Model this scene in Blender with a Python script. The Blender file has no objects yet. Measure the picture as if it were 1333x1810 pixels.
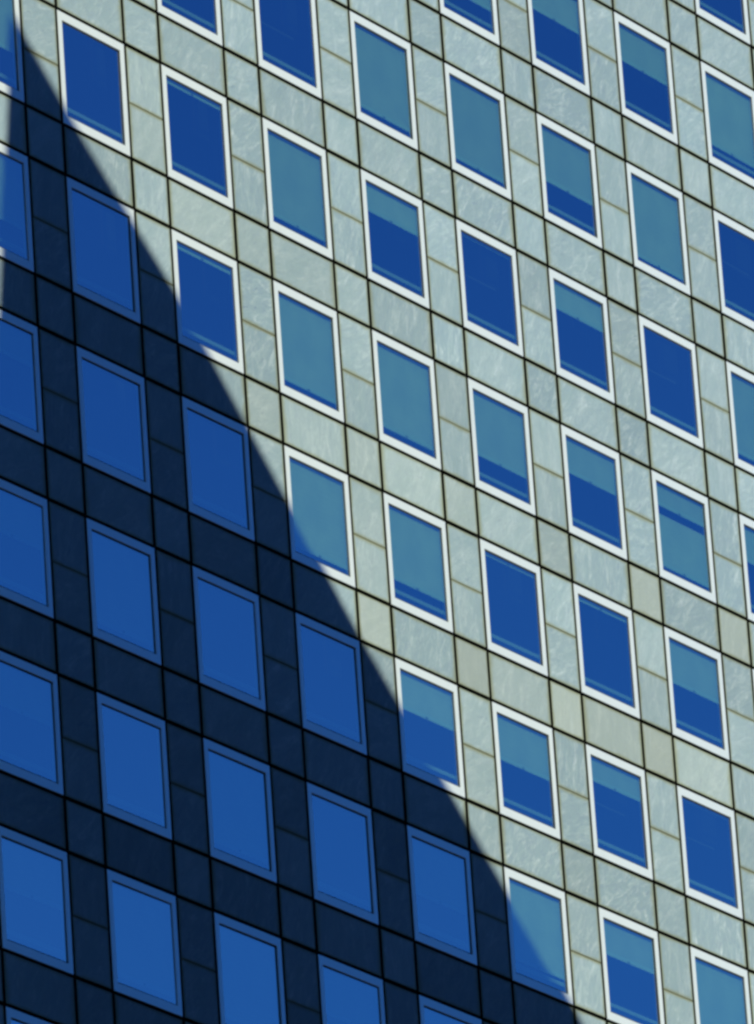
import bpy, math, random
from mathutils import Matrix, Vector
R = math.radians
random.seed(11)
S = 3.3                    # one bay / one storey, metres
Z0 = 70.8                  # height of storey line 0
WA, WB = 0.6503, 0.6948    # window share of a bay / of a storey
scene = bpy.context.scene

# ------------------------------------------------------------------ camera
cam_d = bpy.data.cameras.new('camera')
cam = bpy.data.objects.new('camera', cam_d)
scene.collection.objects.link(cam)
scene.camera = cam
cam_d.sensor_fit = 'VERTICAL'
cam_d.sensor_height = 24.0
cam_d.lens = 16400 / 1810 * 24.0
cam_d.clip_start = 1.0
cam_d.clip_end = 20000
rt = Vector((0.55562232, -0.82886352, -0.0653384))
dn = Vector((0.26351535, 0.25008829, -0.9316735))
fw = Vector((0.78857054, 0.50044092, 0.3573729))
m3 = Matrix((rt, -dn, -fw)).transposed()
cam.matrix_world = Matrix.Translation((-37.53004 * S, -26.3073 * S, Z0 - 20.93641 * S)) @ m3.to_4x4()

# ------------------------------------------------------------------ sky, sun, exposure
SUN_EL, SUN_LEFT = 37.0, 4.0          # elevation; degrees to the left of the facade's normal
world = bpy.data.worlds.new('World')
scene.world = world
world.use_nodes = True
wn, wl = world.node_tree.nodes, world.node_tree.links
wn.clear()
sky = wn.new('ShaderNodeTexSky')
sky.sky_type = 'NISHITA'
sky.sun_disc = False
sky.sun_elevation = R(SUN_EL)
sky.sun_rotation = R(180 + SUN_LEFT)
sky.altitude = 300
sky.air_density = 1.15
sky.dust_density = 0.5
sky.ozone_density = 8.0
bg = wn.new('ShaderNodeBackground')
bg.inputs['Strength'].default_value = 0.11
wo = wn.new('ShaderNodeOutputWorld')
tint = wn.new('ShaderNodeMix')             # the deep polarised blue of this sky
tint.data_type = 'RGBA'
tint.blend_type = 'MULTIPLY'
tint.inputs[0].default_value = 1.0
wl.new(sky.outputs[0], tint.inputs[6])
wtc = wn.new('ShaderNodeTexCoord')             # the sky pales towards the horizon
wsep = wn.new('ShaderNodeSeparateXYZ')
wl.new(wtc.outputs['Generated'], wsep.inputs[0])
wmr = wn.new('ShaderNodeMapRange')
wmr.interpolation_type = 'SMOOTHSTEP'
for k, val in enumerate((0.28, 0.42, 1.0, 0.0)): wmr.inputs[k + 1].default_value = val
wl.new(wsep.outputs[2], wmr.inputs[0])
wmx = wn.new('ShaderNodeMix')
wmx.data_type = 'RGBA'
wmx.inputs[6].default_value = (0.130, 0.425, 0.94, 1)
wmx.inputs[7].default_value = (0.178, 0.575, 1.12, 1)
wl.new(wmr.outputs[0], wmx.inputs[0])
wl.new(wmx.outputs[2], tint.inputs[7])
wl.new(tint.outputs[2], bg.inputs[0])
wl.new(bg.outputs[0], wo.inputs[0])
sun_dir = Vector((-math.sin(R(SUN_LEFT)) * math.cos(R(SUN_EL)), -math.cos(R(SUN_LEFT)) * math.cos(R(SUN_EL)), math.sin(R(SUN_EL))))
sun_d = bpy.data.lights.new('sun', 'SUN')
sun_d.energy = 4.2
sun_d.angle = R(0.55)
sun_d.color = (1.0, 0.97, 0.90)
sun = bpy.data.objects.new('sun', sun_d)
scene.collection.objects.link(sun)
sun.location = (0, -60, 140)
sun.rotation_euler = sun_dir.to_track_quat('Z', 'Y').to_euler()
vs = scene.view_settings
vs.view_transform = 'Standard'
vs.look = 'None'
vs.exposure = 0.0
vs.gamma = 1.0
scene.cycles.pixel_filter_type = 'BLACKMAN_HARRIS'
scene.cycles.filter_width = 2.8
scene.cycles.transparent_max_bounces = 16

# ------------------------------------------------------------------ materials
def mat(name):
    m = bpy.data.materials.new(name)
    m.use_nodes = True
    return m, m.node_tree.nodes, m.node_tree.links, m.node_tree.nodes['Principled BSDF']

def simple(name, col, rough=0.6, spec=0.5):
    m, n, l, p = mat(name)
    p.inputs['Base Color'].default_value = (*col, 1)
    p.inputs['Roughness'].default_value = rough
    p.inputs['Specular IOR Level'].default_value = spec
    return m

def math_node(n, l, op, a, b=None, clamp=False):
    k = n.new('ShaderNodeMath'); k.operation = op; k.use_clamp = clamp
    for i, v in enumerate((a, b)):
        if v is None: continue
        if isinstance(v, (int, float)): k.inputs[i].default_value = v
        else: l.new(v, k.inputs[i])
    return k.outputs[0]

def map_range(n, l, v, a, b, c, d):
    k = n.new('ShaderNodeMapRange'); k.interpolation_type = 'SMOOTHSTEP'
    l.new(v, k.inputs[0])
    for i, x in enumerate((a, b, c, d)): k.inputs[i + 1].default_value = x
    return k.outputs[0]

def mixc(n, l, fac, a, b, blend='MIX'):
    k = n.new('ShaderNodeMix'); k.data_type = 'RGBA'; k.blend_type = blend
    for i, v in ((0, fac), (6, a), (7, b)):
        if isinstance(v, (int, float)): k.inputs[i].default_value = v
        elif isinstance(v, tuple): k.inputs[i].default_value = (*v, 1)
        else: l.new(v, k.inputs[i])
    return k.outputs[2]

def noise(n, l, vec, scale, detail=4, rough=0.55, dist=0.0):
    k = n.new('ShaderNodeTexNoise')
    k.inputs['Scale'].default_value = scale
    k.inputs['Detail'].default_value = detail
    k.inputs['Roughness'].default_value = rough
    k.inputs['Distortion'].default_value = dist
    l.new(vec, k.inputs['Vector'])
    return k.outputs[0]

def stone_material():
    m, n, l, p = mat('pale_marble')
    at = n.new('ShaderNodeAttribute'); at.attribute_name = 'panel'
    sp = n.new('ShaderNodeSeparateColor'); l.new(at.outputs['Color'], sp.inputs[0])
    bright, beige, seed, mottle = sp.outputs[0], sp.outputs[1], sp.outputs[2], at.outputs['Alpha']
    tc = n.new('ShaderNodeTexCoord')
    off = n.new('ShaderNodeCombineXYZ')
    l.new(math_node(n, l, 'MULTIPLY', seed, 137.0), off.inputs[0])
    l.new(math_node(n, l, 'MULTIPLY', seed, 71.0), off.inputs[1])
    l.new(math_node(n, l, 'MULTIPLY', seed, 211.0), off.inputs[2])
    add = n.new('ShaderNodeVectorMath'); add.operation = 'ADD'
    l.new(tc.outputs['Object'], add.inputs[0]); l.new(off.outputs[0], add.inputs[1])
    # the veins of a panel run in that panel's own direction
    rot = n.new('ShaderNodeVectorRotate'); rot.rotation_type = 'AXIS_ANGLE'
    rot.inputs['Axis'].default_value = (0, 1, 0)
    l.new(add.outputs[0], rot.inputs['Vector'])
    l.new(math_node(n, l, 'ADD', math_node(n, l, 'MULTIPLY', seed, 1.2), 0.35), rot.inputs['Angle'])
    sc = n.new('ShaderNodeVectorMath'); sc.operation = 'MULTIPLY'
    l.new(rot.outputs[0], sc.inputs[0]); sc.inputs[1].default_value = (0.5, 1.0, 1.5)
    v = sc.outputs[0]
    big = noise(n, l, v, 1.5, 7, 0.68, 0.5)
    mid = noise(n, l, v, 4.2, 7, 0.7, 1.0)
    fine = noise(n, l, add.outputs[0], 18.0, 5, 0.75)
    ridge = math_node(n, l, 'ABSOLUTE', math_node(n, l, 'SUBTRACT', noise(n, l, v, 1.6, 4, 0.6, 2.0), 0.5))
    vein = map_range(n, l, ridge, 0.0, 0.03, 1.0, 0.0)
    spots = map_range(n, l, noise(n, l, v, 8.0, 4, 0.6, 0.6), 0.62, 0.72, 0.0, 1.0)
    c = mixc(n, l, map_range(n, l, big, 0.3, 0.7, 0.0, 1.0), (0.300, 0.425, 0.412), (0.420, 0.535, 0.510))
    mot = math_node(n, l, 'ADD', math_node(n, l, 'MULTIPLY', mottle, 0.9), 0.38)
    c = mixc(n, l, math_node(n, l, 'MULTIPLY', map_range(n, l, mid, 0.42, 0.62, 1.0, 0.0), mot), c, (0.27, 0.385, 0.395))
    c = mixc(n, l, math_node(n, l, 'MULTIPLY', map_range(n, l, mid, 0.58, 0.72, 0.0, 1.0), mot), c, (0.54, 0.645, 0.63))
    c = mixc(n, l, math_node(n, l, 'MULTIPLY', vein, math_node(n, l, 'MULTIPLY', mot, 0.5)), c, (0.24, 0.33, 0.38))
    c = mixc(n, l, math_node(n, l, 'MULTIPLY', spots, math_node(n, l, 'MULTIPLY', mot, 0.9)), c, (0.20, 0.28, 0.34))
    c = mixc(n, l, math_node(n, l, 'MULTIPLY', beige, 0.7), c, (0.42, 0.46, 0.34))
    c = mixc(n, l, math_node(n, l, 'MULTIPLY', map_range(n, l, fine, 0.38, 0.66, 0.0, 1.0), 0.24), c, (0.30, 0.37, 0.38))
    sv = n.new('ShaderNodeVectorMath'); sv.operation = 'MULTIPLY'
    l.new(add.outputs[0], sv.inputs[0]); sv.inputs[1].default_value = (7.0, 1.0, 0.5)
    run = noise(n, l, sv.outputs[0], 1.0, 4, 0.6, 0.4)          # rain streaks
    c = mixc(n, l, math_node(n, l, 'MULTIPLY', map_range(n, l, run, 0.55, 0.75, 0.0, 1.0), 0.22), c, (0.27, 0.34, 0.33))
    c = mixc(n, l, math_node(n, l, 'MULTIPLY', map_range(n, l, run, 0.25, 0.42, 1.0, 0.0), 0.22), c, (0.50, 0.60, 0.58))
    # rust-coloured staining that has crept in from the joints
    uv = n.new('ShaderNodeUVMap'); uv.uv_map = 'edge'
    us = n.new('ShaderNodeSeparateXYZ'); l.new(uv.outputs[0], us.inputs[0])
    stn = noise(n, l, add.outputs[0], 2.2, 4, 0.6)
    reach = math_node(n, l, 'ADD', math_node(n, l, 'MULTIPLY', stn, 0.20), -0.035)
    def edge(x):
        d = math_node(n, l, 'MINIMUM', x, math_node(n, l, 'SUBTRACT', 1.0, x))
        return math_node(n, l, 'SUBTRACT', 1.0, math_node(n, l, 'DIVIDE', d, math_node(n, l, 'MAXIMUM', reach, 0.015), True), True)
    st = math_node(n, l, 'MAXIMUM', edge(us.outputs[0]), edge(us.outputs[1]))
    st = math_node(n, l, 'MULTIPLY', math_node(n, l, 'POWER', st, 1.3), 0.8)
    c = mixc(n, l, st, c, (0.25, 0.27, 0.13))
    br = n.new('ShaderNodeCombineColor')
    for i in range(3): l.new(bright, br.inputs[i])
    c = mixc(n, l, 1.0, c, br.outputs[0], 'MULTIPLY')
    l.new(c, p.inputs['Base Color'])
    p.inputs['Roughness'].default_value = 0.75
    p.inputs['Specular IOR Level'].default_value = 0.15
    bp = n.new('ShaderNodeBump'); bp.inputs['Strength'].default_value = 0.6; bp.inputs['Distance'].default_value = 0.02
    l.new(math_node(n, l, 'ADD', math_node(n, l, 'MULTIPLY', mid, 0.6), math_node(n, l, 'MULTIPLY', fine, 0.5)), bp.inputs['Height'])
    l.new(bp.outputs[0], p.inputs['Normal'])
    return m

F0 = 0.50
def glass_material():
    m, n, l, p = mat('tinted_glass')
    n.remove(p)
    out = n['Material Output']
    tr = n.new('ShaderNodeBsdfTransparent'); tr.inputs[0].default_value = (0.47, 0.75, 0.46, 1)
    gl = n.new('ShaderNodeBsdfGlossy'); gl.inputs['Roughness'].default_value = 0.02
    oi = n.new('ShaderNodeObjectInfo')     # panes from different batches
    l.new(mixc(n, l, oi.outputs['Random'], (0.86, 0.92, 0.95), (1.0, 1.0, 1.0)), gl.inputs[0])
    tc = n.new('ShaderNodeTexCoord')
    ge = n.new('ShaderNodeNewGeometry')
    dt = n.new('ShaderNodeVectorMath'); dt.operation = 'DOT_PRODUCT'
    l.new(ge.outputs['Normal'], dt.inputs[0]); l.new(ge.outputs['Incoming'], dt.inputs[1])
    f5 = math_node(n, l, 'POWER', math_node(n, l, 'SUBTRACT', 1.0, math_node(n, l, 'ABSOLUTE', dt.outputs['Value'])), 5.0)
    fr = math_node(n, l, 'ADD', math_node(n, l, 'MULTIPLY', f5, 1 - F0), F0)   # coated solar glass
    mx = n.new('ShaderNodeMixShader')
    l.new(fr, mx.inputs[0]); l.new(tr.outputs[0], mx.inputs[1]); l.new(gl.outputs[0], mx.inputs[2])
    # faint roller-wave of the panes
    bp = n.new('ShaderNodeBump'); bp.inputs['Strength'].default_value = 0.05; bp.inputs['Distance'].default_value = 0.02
    l.new(noise(n, l, tc.outputs['Object'], 1.1, 2, 0.5), bp.inputs['Height'])
    l.new(bp.outputs[0], gl.inputs['Normal'])
    l.new(mx.outputs[0], out.inputs[0])
    return m

def frame_material():
    m, n, l, p = mat('white_enamelled_metal')
    tc = n.new('ShaderNodeTexCoord')
    oi = n.new('ShaderNodeObjectInfo')
    nz = noise(n, l, tc.outputs['Object'], 2.0, 5, 0.6)
    c = mixc(n, l, map_range(n, l, nz, 0.40, 0.80, 0.0, 0.4), (0.90, 0.98, 0.80), (0.78, 0.87, 0.70))
    c = mixc(n, l, math_node(n, l, 'MULTIPLY', oi.outputs['Random'], 0.25), c, (0.80, 0.89, 0.77))
    l.new(c, p.inputs['Base Color'])
    p.inputs['Roughness'].default_value = 0.25
    p.inputs['Specular IOR Level'].default_value = 0.5
    p.inputs['Coat Weight'].default_value = 1.0
    p.inputs['Coat Roughness'].default_value = 0.1
    p.inputs['Coat IOR'].default_value = 2.3
    return m

def blind_material():
    m, n, l, p = mat('white_blind_fabric')
    tc = n.new('ShaderNodeTexCoord')
    w = n.new('ShaderNodeTexWave'); w.bands_direction = 'Z'
    w.inputs['Scale'].default_value = 3.0; w.inputs['Distortion'].default_value = 1.0; w.inputs['Detail'].default_value = 2
    l.new(tc.outputs['Object'], w.inputs['Vector'])
    nz = noise(n, l, tc.outputs['Object'], 1.2, 4, 0.6)
    c = mixc(n, l, map_range(n, l, nz, 0.3, 0.7, 0.0, 1.0), (0.66, 0.68, 0.66), (0.76, 0.77, 0.74))
    c = mixc(n, l, math_node(n, l, 'MULTIPLY', w.outputs['Fac'], 0.10), c, (0.52, 0.55, 0.54))
    oi = n.new('ShaderNodeObjectInfo')
    c = mixc(n, l, math_node(n, l, 'MULTIPLY', oi.outputs['Random'], 0.35), c, (0.48, 0.50, 0.50))
    l.new(c, p.inputs['Base Color'])
    p.inputs['Roughness'].default_value = 0.9
    p.inputs['Specular IOR Level'].default_value = 0.1
    return m

def ground_material():
    m, n, l, p = mat('asphalt')
    tc = n.new('ShaderNodeTexCoord')
    nz = noise(n, l, tc.outputs['Object'], 0.15, 8, 0.7)
    l.new(mixc(n, l, nz, (0.018, 0.020, 0.024), (0.034, 0.036, 0.042)), p.inputs['Base Color'])
    p.inputs['Roughness'].default_value = 0.9
    return m

STONE = stone_material()
GLASS = glass_material()
FRAME = frame_material()
BLIND = blind_material()
GROUND = ground_material()
JOINT = simple('dark_joint', (0.008, 0.009, 0.005), 0.9, 0.1)
GROUT = simple('grey_grout', (0.19, 0.20, 0.12), 0.9, 0.1)
GASKET = simple('dark_gasket', (0.06, 0.08, 0.10), 0.7, 0.2)
RAIL = simple('pale_grey_paint', (0.44, 0.52, 0.57), 0.6, 0.3)
DARK = simple('dark_interior', (0.012, 0.014, 0.018), 0.9, 0.1)
TAB = simple('grey_plastic', (0.22, 0.25, 0.28), 0.6, 0.3)
HEM = simple('blind_hem_fabric', (0.66, 0.74, 0.78), 0.9, 0.1)
INNER = simple('dim_grey_paint', (0.10, 0.12, 0.14), 0.8, 0.2)
ROOF = simple('grey_roofing_felt', (0.05, 0.055, 0.06), 0.9, 0.2)

# ------------------------------------------------------------------ mesh helpers
jrng = random.Random(17)
class MB:
    def __init__(self):
        self.v, self.f, self.mi, self.uv, self.col = [], [], [], [], []
    def quad(self, pts, mi=0, uv=None, col=(1, 0, 0, 0)):
        b = len(self.v)
        self.v += pts
        self.f.append(tuple(range(b, b + len(pts))))
        self.mi.append(mi)
        self.uv.append(uv or [(0.5, 0.5)] * len(pts))
        self.col.append([col] * len(pts))
    def box(self, x0, x1, y0, y1, z0, z1, mi=0):
        a = [(x0, y0, z0), (x1, y0, z0), (x1, y1, z0), (x0, y1, z0), (x0, y0, z1), (x1, y0, z1), (x1, y1, z1), (x0, y1, z1)]
        b = len(self.v); self.v += a
        for q in ((0, 1, 5, 4), (1, 2, 6, 5), (2, 3, 7, 6), (3, 0, 4, 7), (4, 5, 6, 7), (3, 2, 1, 0)):
            self.f.append(tuple(b + i for i in q)); self.mi.append(mi)
            self.uv.append([(0.5, 0.5)] * 4); self.col.append([(1, 0, 0, 0)] * 4)
    def panel(self, x0, x1, z0, z1, y0, y1, ch, col, mi=0):
        """a slab facing -y with chamfered front edges, open at the back, set by hand: a few mm out"""
        x0, x1, z0, z1 = (q + jrng.uniform(-.004, .004) for q in (x0, x1, z0, z1))
        o = [(x0, z0), (x1, z0), (x1, z1), (x0, z1)]
        i = [(x0 + ch, z0 + ch), (x1 - ch, z0 + ch), (x1 - ch, z1 - ch), (x0 + ch, z1 - ch)]
        U = [(0, 0), (1, 0), (1, 1), (0, 1)]
        self.quad([(x, y0, z) for x, z in i], mi, U, col)
        for k in range(4):
            q = (k + 1) % 4
            self.quad([(o[k][0], y0 + ch, o[k][1]), (o[q][0], y0 + ch, o[q][1]), (i[q][0], y0, i[q][1]), (i[k][0], y0, i[k][1])], mi, [U[k], U[q], U[q], U[k]], col)
            self.quad([(o[k][0], y1, o[k][1]), (o[q][0], y1, o[q][1]), (o[q][0], y0 + ch, o[q][1]), (o[k][0], y0 + ch, o[k][1])], 2, [U[k], U[q], U[q], U[k]], col)
    def ring(self, loops, mi=0):
        """quads between successive rectangles (x0, x1, z0, z1, y)"""
        L = [[(a, y, c), (b, y, c), (b, y, d), (a, y, d)] for a, b, c, d, y in loops]
        for A, B in zip(L, L[1:]):
            for k in range(4):
                q = (k + 1) % 4
                self.quad([A[k], A[q], B[q], B[k]], mi)
    def mesh(self, name, mats, attrs=False):
        me = bpy.data.meshes.new(name)
        me.from_pydata(self.v, [], self.f)
        for m in mats: me.materials.append(m)
        me.polygons.foreach_set('material_index', self.mi)
        if attrs:
            u = me.uv_layers.new(name='edge')
            u.data.foreach_set('uv', [c for f in self.uv for p in f for c in p])
            ca = me.color_attributes.new('panel', 'FLOAT_COLOR', 'CORNER')
            ca.data.foreach_set('color', [c for f in self.col for p in f for c in p])
        me.update()
        return me
    def build(self, name, mats, parent=None, attrs=False):
        return link(name, self.mesh(name, mats, attrs), parent)

def link(name, me, parent=None):
    o = bpy.data.objects.new(name, me)
    scene.collection.objects.link(o)
    if parent: o.parent = parent
    return o

def empty(name, loc):
    o = bpy.data.objects.new(name, None)
    scene.collection.objects.link(o)
    o.location = loc
    return o

# ------------------------------------------------------------------ ground
g = MB()
g.quad([(-6000, -6000, 0), (6000, -6000, 0), (6000, 6000, 0), (-6000, 6000, 0)])
go = g.build('ground', [GROUND])
go['kind'] = 'structure'

# ------------------------------------------------------------------ office tower
U0, U1, V0, V1 = -5, 13, -8, 21          # bays and storeys
tower = empty('office_tower', (0, 0, 0))
tower['label'] = 'office tower clad in pale marble panels with a grid of white framed blue windows'
tower['category'] = 'building'
ZT = Z0 - V0 * S
ZB = Z0 - V1 * S                          # foot of the panelled storeys
XL, XR = (U0 - (1 - WA)) * S, U1 * S

BEIGE = {(13, 3): .8, (11, 5): .75, (12, 5): .6, (13, 5): .85, (14, 5): .45, (9, 5): .7, (10, 5): .3, (7, 5): .65, (15, 3): .8,
         (9, 3): .4, (10, 3): .1, (11, 3): .3, (5, 1): .25, (7, 1): .1, (3, 0): .2, (5, 3): .35, (6, 3): .2, (7, 3): .4, (8, 3): .3, (4, 1): .3}
MOTTLE = {(10, 7): 1, (12, 7): .9, (14, 7): .9, (11, 7): .5, (9, 1): .8, (11, 1): .8, (5, 2): .8, (10, -1): .7, (13, 1): .7, (5, 0): .6,
          (12, -3): .8, (12, -1): .5, (14, -1): .6, (15, 2): .8, (13, 0): .6, (13, 2): .6, (12, 3): .6, (14, 3): .6, (11, 6): .7, (11, 8): .5, (10, -3): .7,
          (7, 0): .6, (11, 0): .5, (9, -1): .5, (8, 5): .7, (4, 0): .3}

prng = random.Random(5)
def panel_col(c, r):
    bright = prng.gauss(1.02, 0.065)
    be = BEIGE.get((c, r), max(0.0, prng.gauss(0.0, 0.06)))
    mo = MOTTLE.get((c, r), max(0.0, min(1.0, prng.gauss(0.3, 0.15))))
    return (bright, be, prng.random(), mo)

JX, JG = 0.046, 0.036                     # half an upright / a level stone joint
cl = MB()
bk = MB()
for j in range(V0, V1):
    zt, zm, zb = Z0 - j * S, Z0 - (j + WB) * S, Z0 - (j + 1) * S
    for i in range(U0, U1):
        x0, x1, x2 = i * S, (i + WA) * S, (i + 1) * S
        jit = lambda: prng.uniform(-0.002, 0.002)
        # spandrel under the window, its neighbour in the pier, and two pier slabs beside the window
        cl.panel(x0 + JX, x1 - JX, zb + JG, zm - JG, jit(), 0.05, 0.004, panel_col(2 * i, 2 * j + 1))
        cl.panel(x1 + JX, x2 - JX, zb + JG, zm - JG, jit(), 0.05, 0.004, panel_col(2 * i + 1, 2 * j + 1))
        zh = (zt + zm) / 2 - 0.02
        a, b = panel_col(2 * i + 1, 2 * j), panel_col(2 * i + 1, 2 * j)
        cl.panel(x1 + JX, x2 - JX, zh + 0.013, zt - JG, jit(), 0.05, 0.004, a)
        cl.panel(x1 + JX, x2 - JX, zm + JG, zh - 0.013, jit(), 0.05, 0.004, (b[0], a[1], b[2], b[3]))
        cl.quad([(x1 + JX + .002, 0.009, zh - .017), (x2 - JX - .002, 0.009, zh - .017), (x2 - JX - .002, 0.009, zh + .017), (x1 + JX + .002, 0.009, zh + .017)], 1)
        bk.box(x0, x1, 0.05, 0.45, zb, zm)
for i in range(U0 - 1, U1):
    bk.box((i + WA) * S, (i + 1) * S, 0.05, 0.45, ZB, ZT)
for j in range(V0, V1):                   # outermost pier strip on the left
    for z0, z1, r in ((Z0 - (j + WB) * S, Z0 - j * S, 2 * j), (Z0 - (j + 1) * S, Z0 - (j + WB) * S, 2 * j + 1)):
        cl.panel(XL + JX, U0 * S - JX, z0 + JG, z1 - JG, 0, 0.05, 0.004, panel_col(2 * U0 - 1, r))
cl.build('stone_cladding', [STONE, GROUT, JOINT], tower, True)
bk.build('joint_backing', [JOINT], tower)
core = MB()
core.box(XL, XR, 1.6, 18.0, 0.0, ZT)
core.box(XL, XR, 0.46, 1.597, 0.0, ZB)
core.build('interior_wall', [DARK], tower)
sw = MB()
sw.box(XL - 0.12, XL - 0.003, 0.03, 18.0, 0.0, ZT)
sw.box(XR + 0.003, XR + 0.12, 0.03, 18.0, 0.0, ZT)
sw.box(XL - 0.12, XR + 0.12, 18.003, 18.1, 0.0, ZT)
sw.build('side_wall', [simple('pale_stone', (0.35, 0.44, 0.42), 0.8, 0.2)], tower)
rf = MB()
rf.box(XL - 0.2, XR + 0.2, -0.03, 18.2, ZT + 0.03, ZT + 1.2)
rf.build('roof_parapet', [ROOF], tower)

# one window: local origin at the top left corner of its opening, z down is negative
WW, WH = WA * S, WB * S
FX, FT, FB = 0.137, 0.172, 0.176          # frame widths: sides, head, foot
GP = 0.025                                # gap between frame and joint line
IX0, IX1, IZ0, IZ1 = GP + FX, WW - GP - FX, -WH + GP + FB, -GP - FT

def frame_mb(mb, ox=0, oz=0, mi=0, mi2=1):
    ox0, ox1, oz0, oz1 = ox + GP, ox + WW - GP, oz - WH + GP, oz - GP
    a, b, c, d = ox + IX0, ox + IX1, oz + IZ0, oz + IZ1
    e = 0.007
    mb.ring([(ox0, ox1, oz0, oz1, 0.10), (ox0, ox1, oz0, oz1, 0.006)], mi2)
    mb.ring([(ox0, ox1, oz0, oz1, 0.006), (ox0, ox1, oz0, oz1, -0.004 + e), (ox0 + e, ox1 - e, oz0 + e, oz1 - e, -0.004),
             (a - e, b + e, c - e, d + e, -0.004), (a, b, c, d, -0.004 + e), (a, b, c, d, 0.10)], mi)
def bead_mb(mb, ox=0, oz=0, mi=0):
    a, b, c, d = ox + IX0, ox + IX1, oz + IZ0, oz + IZ1
    mb.ring([(a + .001, b - .001, c + .001, d - .001, 0.010), (a + .008, b - .008, c + .026, d - .024, 0.021), (a + .008, b - .008, c + .026, d - .024, 0.040)], mi)
def pane_mb(mb, ox=0, oz=0, mi=0):
    a, b, c, d = ox + IX0 + .005, ox + IX1 - .005, oz + IZ0 + .005, oz + IZ1 - .01
    mb.quad([(a, 0.024, c), (b, 0.024, c), (b, 0.024, d), (a, 0.024, d)], mi)
def rail_mb(mb, ox=0, oz=0, mi=0):
    mb.box(ox + IX0 - .05, ox + IX1 + .05, 0.082, 0.100, oz + IZ0 + 0.170, oz + IZ0 + 0.245, mi)
def blind_mb(mb, z_top, z_bot, ox=0, oz=0, mi=0):
    a, b = ox + IX0 - .03, ox + IX1 + .03
    mb.box(a, b, 0.066, 0.070, oz + z_bot + .087, oz + z_top, mi)
    mb.box(a, b, 0.062, 0.074, oz + z_bot, oz + z_bot + .085, mi + 2)
    xm = (a + b) / 2
    mb.box(xm - .035, xm + .035, 0.057, 0.0615, oz + z_bot + .008, oz + z_bot + .045, mi + 1)

def mesh_of(fn, name, mats):
    mb = MB(); fn(mb); return mb.mesh(name, mats)
ME_FRAME = mesh_of(frame_mb, 'window', [FRAME, JOINT])
ME_BEAD = mesh_of(bead_mb, 'glazing_bead', [GASKET])
ME_PANE = mesh_of(pane_mb, 'pane', [GLASS])
ME_RAIL = mesh_of(rail_mb, 'sill_rail', [RAIL])
blind_cache = {}
GH = IZ1 - IZ0
def blind_mesh(t, b):
    k = (round(t, 3), round(b, 3))
    if k not in blind_cache:
        mb = MB(); blind_mb(mb, IZ1 + 0.05 - t * GH, IZ1 - (b if b < .05 else b - .018) * GH)
        blind_cache[k] = mb.mesh('blind', [BLIND, TAB, HEM])
    return blind_cache[k]

FULL = 0.93
DROP = {(1, 0): 0, (2, -1): 0, (2, 0): .075, (2, 1): .08, (3, -1): 0, (3, 0): FULL, (3, 1): FULL, (3, 2): .94,
        (4, -1): FULL, (4, 0): .33, (4, 1): FULL - .01, (4, 2): .80, (4, 3): .42, (5, -2): .74, (5, -1): .94, (5, 0): .05, (5, 1): .72, (5, 2): .06, (5, 3): .50, (5, 4): .86,
        (6, -2): .42, (6, -1): .64, (6, 0): .33, (6, 1): .41, (6, 2): .07, (6, 3): .28, (6, 4): .39,
        (7, -2): .44, (7, -1): .95, (7, 0): 0, (7, 1): .27, (7, 2): .5, (7, 3): .03, (7, 4): FULL,
        (8, -3): 0, (8, -2): .85, (8, -1): 0, (8, 0): FULL, (8, 1): .42, (8, 2): .5, (0, 0): .62, (0, 2): .35, (0, 5): .5, (3, 5): .5, (4, 4): .6,
        (0, 1): .7, (1, 1): 0, (1, 2): 0, (2, 2): 0, (2, 3): 0, (3, 3): 0, (3, 4): 0, (1, 3): FULL, (1, 4): 0, (2, 4): FULL, (1, 5): FULL, (2, 5): FULL, (4, 5): .5}
LINES = {(7, 0): .36, (8, -1): .33, (7, 3): .33, (5, 0): .36, (6, 3): .40, (3, -1): .45}
LIT = lambda i, j: j < 0.25 + 0.9 * (i - 0.6)
wr = random.Random(3)
def drop_of(i, j):
    if (i, j) in DROP: return DROP[(i, j)]
    return wr.choice([0, .06, .3, .45, .6, FULL, FULL])

near, far = [], []
for j in range(V0, V1):
    for i in range(U0, U1):
        d = math.hypot((i + .3 - 3.95) / 5.6, (j + .3 - 2.15 + 0.42 * (i - 3.95)) / 4.4)
        near.append((d, i, j))
near.sort()
near, far = near[:100], near[100:]
for d, i, j in near:
    w = link('window', ME_FRAME, tower)
    w.location = (i * S, 0, Z0 - j * S)
    link('glazing_bead', ME_BEAD, w)
    pn = link('pane', ME_PANE, w)
    pn.rotation_euler = (R(wr.uniform(-.12, .12)), 0, R(wr.uniform(-.15, .15)))
    link('sill_rail', ME_RAIL, w)
    dr = drop_of(i, j)
    if dr > 0:
        link('blind', blind_mesh(0, dr), w)
    if (i, j) == (7, 1):                   # a second blind hangs below a gap
        b2 = link('blind', blind_mesh(.37, .95), w)
    if (i, j) in LINES:
        mb = MB(); z = IZ1 - LINES[(i, j)] * GH
        mb.box(IX0 - .02, IX1 - .22, 0.30, 0.32, z - .022, z, 0)  # thin bar added for the faint level line inside the room
        mb.build('interior_bar', [INNER], w)
    lit = LIT(i, j)
    if dr == 0: t = 'window with its blind rolled right up'
    elif dr < .12: t = 'window with only the hem of its blind showing'
    elif dr < .9: t = 'window with its blind partly lowered'
    else: t = 'window with its pale blind fully lowered'
    if lit: w['label'] = 'sunlit ' + t
mb = MB()
for d, i, j in far:
    ox, oz = i * S, Z0 - j * S
    frame_mb(mb, ox, oz, 0, 7); bead_mb(mb, ox, oz, 1); pane_mb(mb, ox, oz, 2); rail_mb(mb, ox, oz, 3)
    dr = drop_of(i, j)
    if dr > 0: blind_mb(mb, IZ1 + .05, IZ1 - dr * GH, ox, oz, 4)
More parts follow.
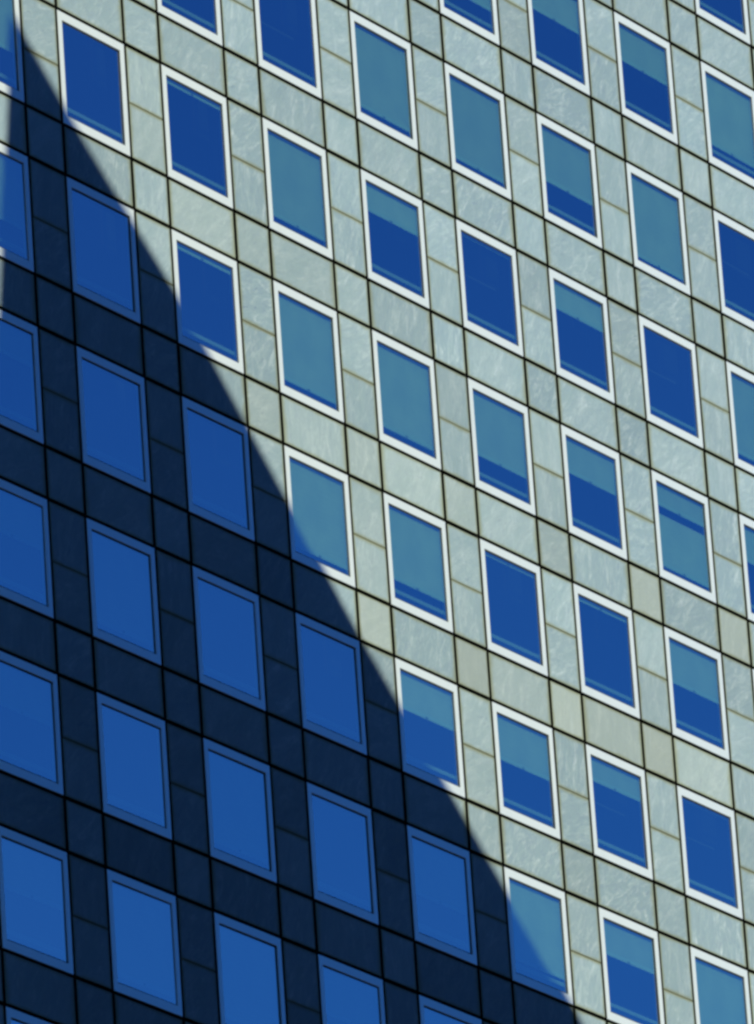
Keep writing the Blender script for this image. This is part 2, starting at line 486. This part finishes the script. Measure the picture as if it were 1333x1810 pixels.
fo = mb.build('window', [FRAME, GASKET, GLASS, RAIL, BLIND, TAB, HEM, JOINT], tower)
fo['kind'] = 'stuff'

# ------------------------------------------------------------------ the neighbour whose pointed top shades the facade
DIST = 30.0                                # metres along the sunbeam
SHADOW = [(0.565, 0.165), (1.178, 0.715), (2.0, 1.375), (3.65, 2.96), (5.74, 4.78), (8.6, 7.3)]
LEFT = [(-0.40, 6.6)]
shift = sun_dir * DIST
def up(u, v): return (u * S + shift.x, Z0 - v * S + shift.z)
prof = [up(*LEFT[0])] + [up(*p) for p in SHADOW]
yb = shift.y
th = 14.0
nb = empty('neighbouring_tower', (prof[0][0], yb, 0))
nb['label'] = 'neighbouring stone tower with a steep pointed roof, across the street from the marble facade'
nb['category'] = 'building'
bx, by = prof[0][0], yb
wl_ = MB()
poly = [(prof[0][0], 0.0)] + prof + [(prof[-1][0], 0.0)]
front = [(x - bx, 0.0, z) for x, z in poly]
back = [(x - bx, -th, z) for x, z in poly]
wl_.quad(front); wl_.quad(back[::-1])
n = len(poly)
for k in range(n):
    q = (k + 1) % n
    if 1 <= k <= n - 3: continue
    wl_.quad([front[k], back[k], back[q], front[q]])
wl_.build('wall', [simple('slate_cladding', (0.02, 0.022, 0.026), 0.85, 0.2)], nb)
rr = MB()
for k in range(1, n - 2):
    rr.quad([front[k], back[k], back[k + 1], front[k + 1]])
rr.build('roof', [ROOF], nb)
ww = MB()
for j in range(2, 30):
    for i in range(0, 9):
        x, z = 1.2 + i * 3.0, j * 3.3
        tops = []
        for xe in (x - .4 + bx, x + 2.0 + bx):
            for (xa, za), (xb, zb_) in zip(prof, prof[1:]):
                if xa <= xe <= xb: tops.append(za + (zb_ - za) * (xe - xa) / (xb - xa))
        if len(tops) < 2 or z + 2.4 > min(tops) - 0.8: continue
        ww.box(x, x + 1.6, 0.003, 0.06, z, z + 1.9, 0)
        ww.box(x + .1, x + 1.5, 0.063, 0.07, z + .1, z + 1.8, 1)
DGLASS = simple('dark_glass', (0.012, 0.016, 0.02), 0.05, 0.5)
DFRAME = simple('bronze_metal', (0.03, 0.028, 0.025), 0.5, 0.4)
wo_ = ww.build('window', [DFRAME, DGLASS], nb)
wo_['kind'] = 'stuff'

# ------------------------------------------------------------------ two unseen dark blocks, added to cut the sky light on the facade
SLATE = simple('dark_slate', (0.020, 0.022, 0.026), 0.8, 0.2)
def block(name, label, x0, x1, y0, y1, h, bay):
    e = empty(name, ((x0 + x1) / 2, (y0 + y1) / 2, 0))
    e['label'] = label
    e['category'] = 'building'
    dx, dy = (x1 - x0) / 2, (y1 - y0) / 2
    b = MB(); b.box(-dx, dx, -dy, dy, 0, h)
    b.build('wall', [SLATE], e)
    b = MB(); b.box(-dx - .3, dx + .3, -dy - .3, dy + .3, h + .003, h + 1.4)
    b.build('roof', [ROOF], e)
    b = MB()
    nx, ny, nf = int((2 * dx - 1) / bay), int((2 * dy - 1) / bay), int((h - 6) / 3.6)
    for f in range(nf):
        z = 5 + f * 3.6
        for k in range(nx):
            x = -dx + .8 + k * bay
            for sgn in (-1, 1):
                ya, yb2 = sorted((sgn * (dy + .003), sgn * (dy + .08)))
                b.box(x, x + bay - .6, ya, yb2, z, z + 2.1, 0)
                ya, yb2 = sorted((sgn * (dy + .083), sgn * (dy + .09)))
                b.box(x + .1, x + bay - .7, ya, yb2, z + .1, z + 2.0, 1)
        for k in range(ny):
            y = -dy + .8 + k * bay
            for sgn in (-1, 1):
                xa, xb = sorted((sgn * (dx + .003), sgn * (dx + .08)))
                b.box(xa, xb, y, y + bay - .6, z, z + 2.1, 0)
                xa, xb = sorted((sgn * (dx + .083), sgn * (dx + .09)))
                b.box(xa, xb, y + .1, y + bay - .7, z + .1, z + 2.0, 1)
    o = b.build('window', [DFRAME, DGLASS], e)
    o['kind'] = 'stuff'
block('sky_blocker', 'tall unseen dark block added to cut sky light, right of the pointed tower', 38, 80, -84, -58, 190, 4.2)
block('sky_blocker', 'unseen dark block added to hold back sky light, left of the pointed tower', -56, -16, -90, -58, 185, 3.6)
